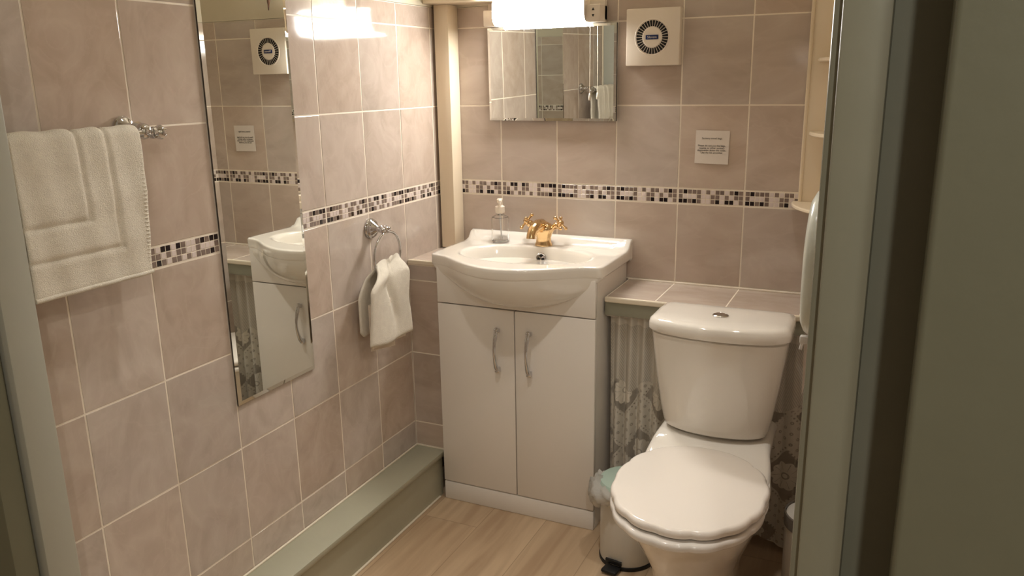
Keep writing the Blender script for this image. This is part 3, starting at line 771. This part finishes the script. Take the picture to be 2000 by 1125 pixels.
# cistern: D-shaped in plan, narrower at the bottom
def dplan(hw, yb, yf, yc, z, n=40, r_=.02):
    """back straight at yb, corners at yc, belly of the front at yf"""
    pts = []
    for i in range(n+1):
        u = -1+2*i/n; x = TC+hw*math.sin(u*PI/2)
        y = yc+(yf-yc)*math.cos(u*PI/2)**.85 if abs(u) < 1 else yc
        pts.append(Vector((x, y, z)))
    pts += [Vector((TC+hw, (yb+yc)/2, z)), Vector((TC+hw-r_*.25, yb-.01, z)), Vector((TC+hw-r_, yb, z)), Vector((TC, yb, z)), Vector((TC-hw+r_, yb, z)), Vector((TC-hw+r_*.25, yb-.01, z)), Vector((TC-hw, (yb+yc)/2, z))]
    return pts
R_ = []
for z, hw, yf, yc in [(.449, .120, -.435, -.375), (.451, .132, -.450, -.385), (.458, .139, -.458, -.392), (.475, .144, -.462, -.395), (.52, .152, -.468, -.398), (.60, .164, -.474, -.402), (.68, .174, -.479, -.405), (.725, .179, -.482, -.407), (.729, .175, -.477, -.402)]:
    R_.append(dplan(hw, -.264, yf, yc, z))
obj('cistern', loft(R_), CERAMIC, to, ang=40)
R_ = []
for z, g_ in [(.7305, -.006), (.7325, .003), (.737, .006), (.752, .006), (.762, .003), (.768, -.004), (.7705, -.014)]:
    R_.append(dplan(.181+g_, -.262-max(0, -g_), -.484-g_, -.408-g_, z))
R_.append(dplan(.09, -.30, -.43, -.38, .7725))
obj('cistern_lid', loft(R_), CERAMIC, to, ang=40)
fb = obj('flush_button', xf(join(lathe([(.0215, 0), (.0215, .003), (.019, .005), (.0175, .0035)], 32, True), lathe([(.017, .001), (.016, .0055), (.006, .0065), (0, .0065)], 32, True)), T(TC-.003, -.376, .7715)), mat('satin_chrome', (.62, .60, .58), .22, metal=1), to)
fb['label'] = 'round satin chrome flush button'

# ================================================================ lace curtain
cu = thing('lace_curtain', 'gathered pale lace curtain hanging under the tiled ledge behind the toilet', 'curtain', (1.04, -.215, .02))
NS, NT_ = 50, 420
V, F, UVs = [], [], []
for i in range(NS+1):
    v = i/NS; z = .030+(.694-.030)*v
    for j in range(NT_+1):
        t_ = j/NT_; x = .680+(1.405-.680)*t_
        amp = lerp(.017, .005, sm((t_-.1)/.4))*(1-.35*v)
        ph = t_*2*PI*17+1.2*math.sin(t_*13)+.9*math.sin(v*2.2+t_*5)*(1-v)
        ph2 = t_*2*PI*38
        y = -.208+amp*math.sin(ph)+.0022*math.sin(ph2)*v**3*lerp(1, .3, t_)
        zz = z+(.006*math.sin(t_*40)+.008*math.sin(t_*13) if i == 0 else 0)
        V.append(Vector((x+.004*math.cos(ph)*(1-v), y, zz)))
        UVs.append(((x-.680)*lerp(1.7, 1.25, t_), zz))
for i in range(NS):
    for j in range(NT_):
        a = i*(NT_+1)+j; F.append((a, a+1, a+NT_+2, a+NT_+1))
co = obj('curtain', (V, F), LACE, cu, ang=80, recalc=False)
uvl = co.data.uv_layers.new(name='UVMap')
for lp in co.data.loops: uvl.data[lp.index].uv = UVs[lp.vertex_index]
obj('curtain_wire', tube([(.668, -.2125, .689), (XR-.004, -.2125, .689)], .002, 8), PAPER, cu)

# ================================================================ bins
def rotpts(cx_, cy_): return T(cx_, cy_, 0)
b1 = thing('pedal_bin', 'small pale pedal bin with a mint lid between the cabinet and toilet', 'bin', (.806, -.408, 0))
M = T(.806, -.408, 0)
obj('body', xf(lathe([(0, .008), (.080, .008), (.081, .012), (.081, .232), (.079, .236), (.0, .236)], 56), M), mat('bin_body_white', lin(216, 212, 203), .28), b1)
obj('base_ring', xf(lathe([(0, 0), (.082, 0), (.0835, .003), (.0835, .011), (.082, .013), (0, .013)], 56), M), BLACK, b1)
obj('lid', xf(lathe([(.0815, .237), (.0845, .239), (.085, .250), (.082, .257), (.06, .261), (.03, .2625), (0, .263)], 56), M), mat('mint_lid_plastic', lin(190, 212, 200), .22), b1)
pd = math.radians(-100)
pdl = xf(join(box(.070, .088, -.024, .024, .018, .030, .003)), M @ RZ(pd))
obj('pedal', [(xf(box(.086, .122, -.024, .024, .006, .016, .004), M @ RZ(pd)), 0), (pdl, 1), (xf(box(.083, .09, -.026, .026, .02, .034, .002), M @ RZ(pd)), 0)], [BLACK, CHROME], b1)
# bin liner spilling over the rim on the left
lg = []
for k in range(17):
    u = k/16; ring = []
    r0 = .018+.016*math.sin(PI*u)**.7
    a = math.radians(lerp(150, 262, u)); cx_, cy_ = .806+.087*math.cos(a), -.408+.087*math.sin(a)
    for i in range(20):
        th = 2*PI*i/20; rr_ = r0*(1+.22*math.sin(3*th+k*1.3)+.12*math.sin(7*th+k*2.1)+.1*math.sin(k*2.7))
        ring.append(Vector((cx_+rr_*math.cos(th)*math.cos(a)*.8, cy_+rr_*math.cos(th)*math.sin(a)*.8, .222-.008*math.sin(u*5)+rr_*math.sin(th)*1.0*(1.25 if u < .6 else .8))))
    lg.append(ring)
bgo = obj('bin_liner', loft(lg), BAG, b1, ang=80); bgo['label'] = 'crumpled translucent white bin liner'
b2 = thing('waste_bin', 'white cylindrical bin with a grey rim half hidden behind the door frame', 'bin', (1.330, -.43, 0))
M = T(1.330, -.43, 0)
obj('body', xf(lathe([(0, 0), (.078, 0), (.079, .004), (.081, .238), (0, .238)], 56), M), mat('bin_white', lin(222, 216, 204), .3), b2)
obj('rim', xf(lathe([(.0805, .2385), (.084, .2385), (.0845, .262), (.0835, .272), (.080, .274), (.0795, .268)], 56, True), M), STEELG, b2)
obj('lid', xf(lathe([(0, .239), (.0785, .239), (.0785, .268), (.06, .271), (0, .2735)], 56), M), mat('bin_lid_white', lin(226, 220, 208), .25), b2)

# ================================================================ paper dispenser on the right wall
pdp = thing('paper_dispenser', 'white plastic toilet paper dispenser on the right wall, seen edge-on', 'dispenser', (1.36, -.93, .93))
def disp(x, ins, n=64):
    out = []
    cy_, cz_ = -.93, 1.062; hw, hh = .135-ins, .132-ins
    for i in range(n):
        th = 2*PI*i/n; c_, s_ = math.cos(th), math.sin(th); p = 3.2 if s_ < 0 else 2.4
        out.append(Vector((x, cy_+hw*abs(c_)**(2/p)*(1 if c_ > 0 else -1), cz_+hh*abs(s_)**(2/p)*(1 if s_ > 0 else -1))))
    return out
obj('back_body', loft([disp(XR-.003, .006), disp(1.33, .0), disp(1.3262, .001)]), GREENPL, pdp, ang=40)
obj('seam', loft([disp(1.3262, .0042), disp(1.3225, .0042)]), DARK, pdp)
obj('front_cover', loft([disp(1.3235, .003), disp(1.322, .0), disp(1.312, .001), disp(1.304, .006), disp(1.298, .018), disp(1.295, .045), disp(1.294, .09)]), GREENPL, pdp, ang=50)
obj('paper_tail', sheet(lambda s_, t_: (1.3065-.003*s_, lerp(-.965, -.86, t_), lerp(.806, .935, s_)), 10, 10, .0012), PAPER, pdp)
obj('lock', join(box(1.298, 1.318, -1.005, -.99, .918, .933, .003), tube([(1.305, -.995, .928), (1.300, -.995, .905)], .003, 8)), CLEARP, pdp)
# pipe behind the cistern, below the ledge
# ================================================================ ceiling downlights (the open-floor one is added fill)
for i, (x, y, lb) in enumerate([(1.08, -.80, 'ceiling downlight over the toilet'), (.58, -1.12, 'added fill downlight over the open floor'), (.2, -2.5, 'hall downlight nearest the left door'), (2.1, -2.35, 'hall downlight just outside the right door'), (1.75, -3.0, 'hall downlight furthest back on the right')]):
    t0 = thing('ceiling_downlight', lb, 'light', (x, y, 2.288), 'small round ceiling downlights')
    obj('bezel', xf(lathe([(.037, 0), (.046, .0), (.049, .004), (.049, .012), (.037, .012)], 32, True), T(x, y, 2.288)), CHROME, t0)
bpy.context.view_layer.update()
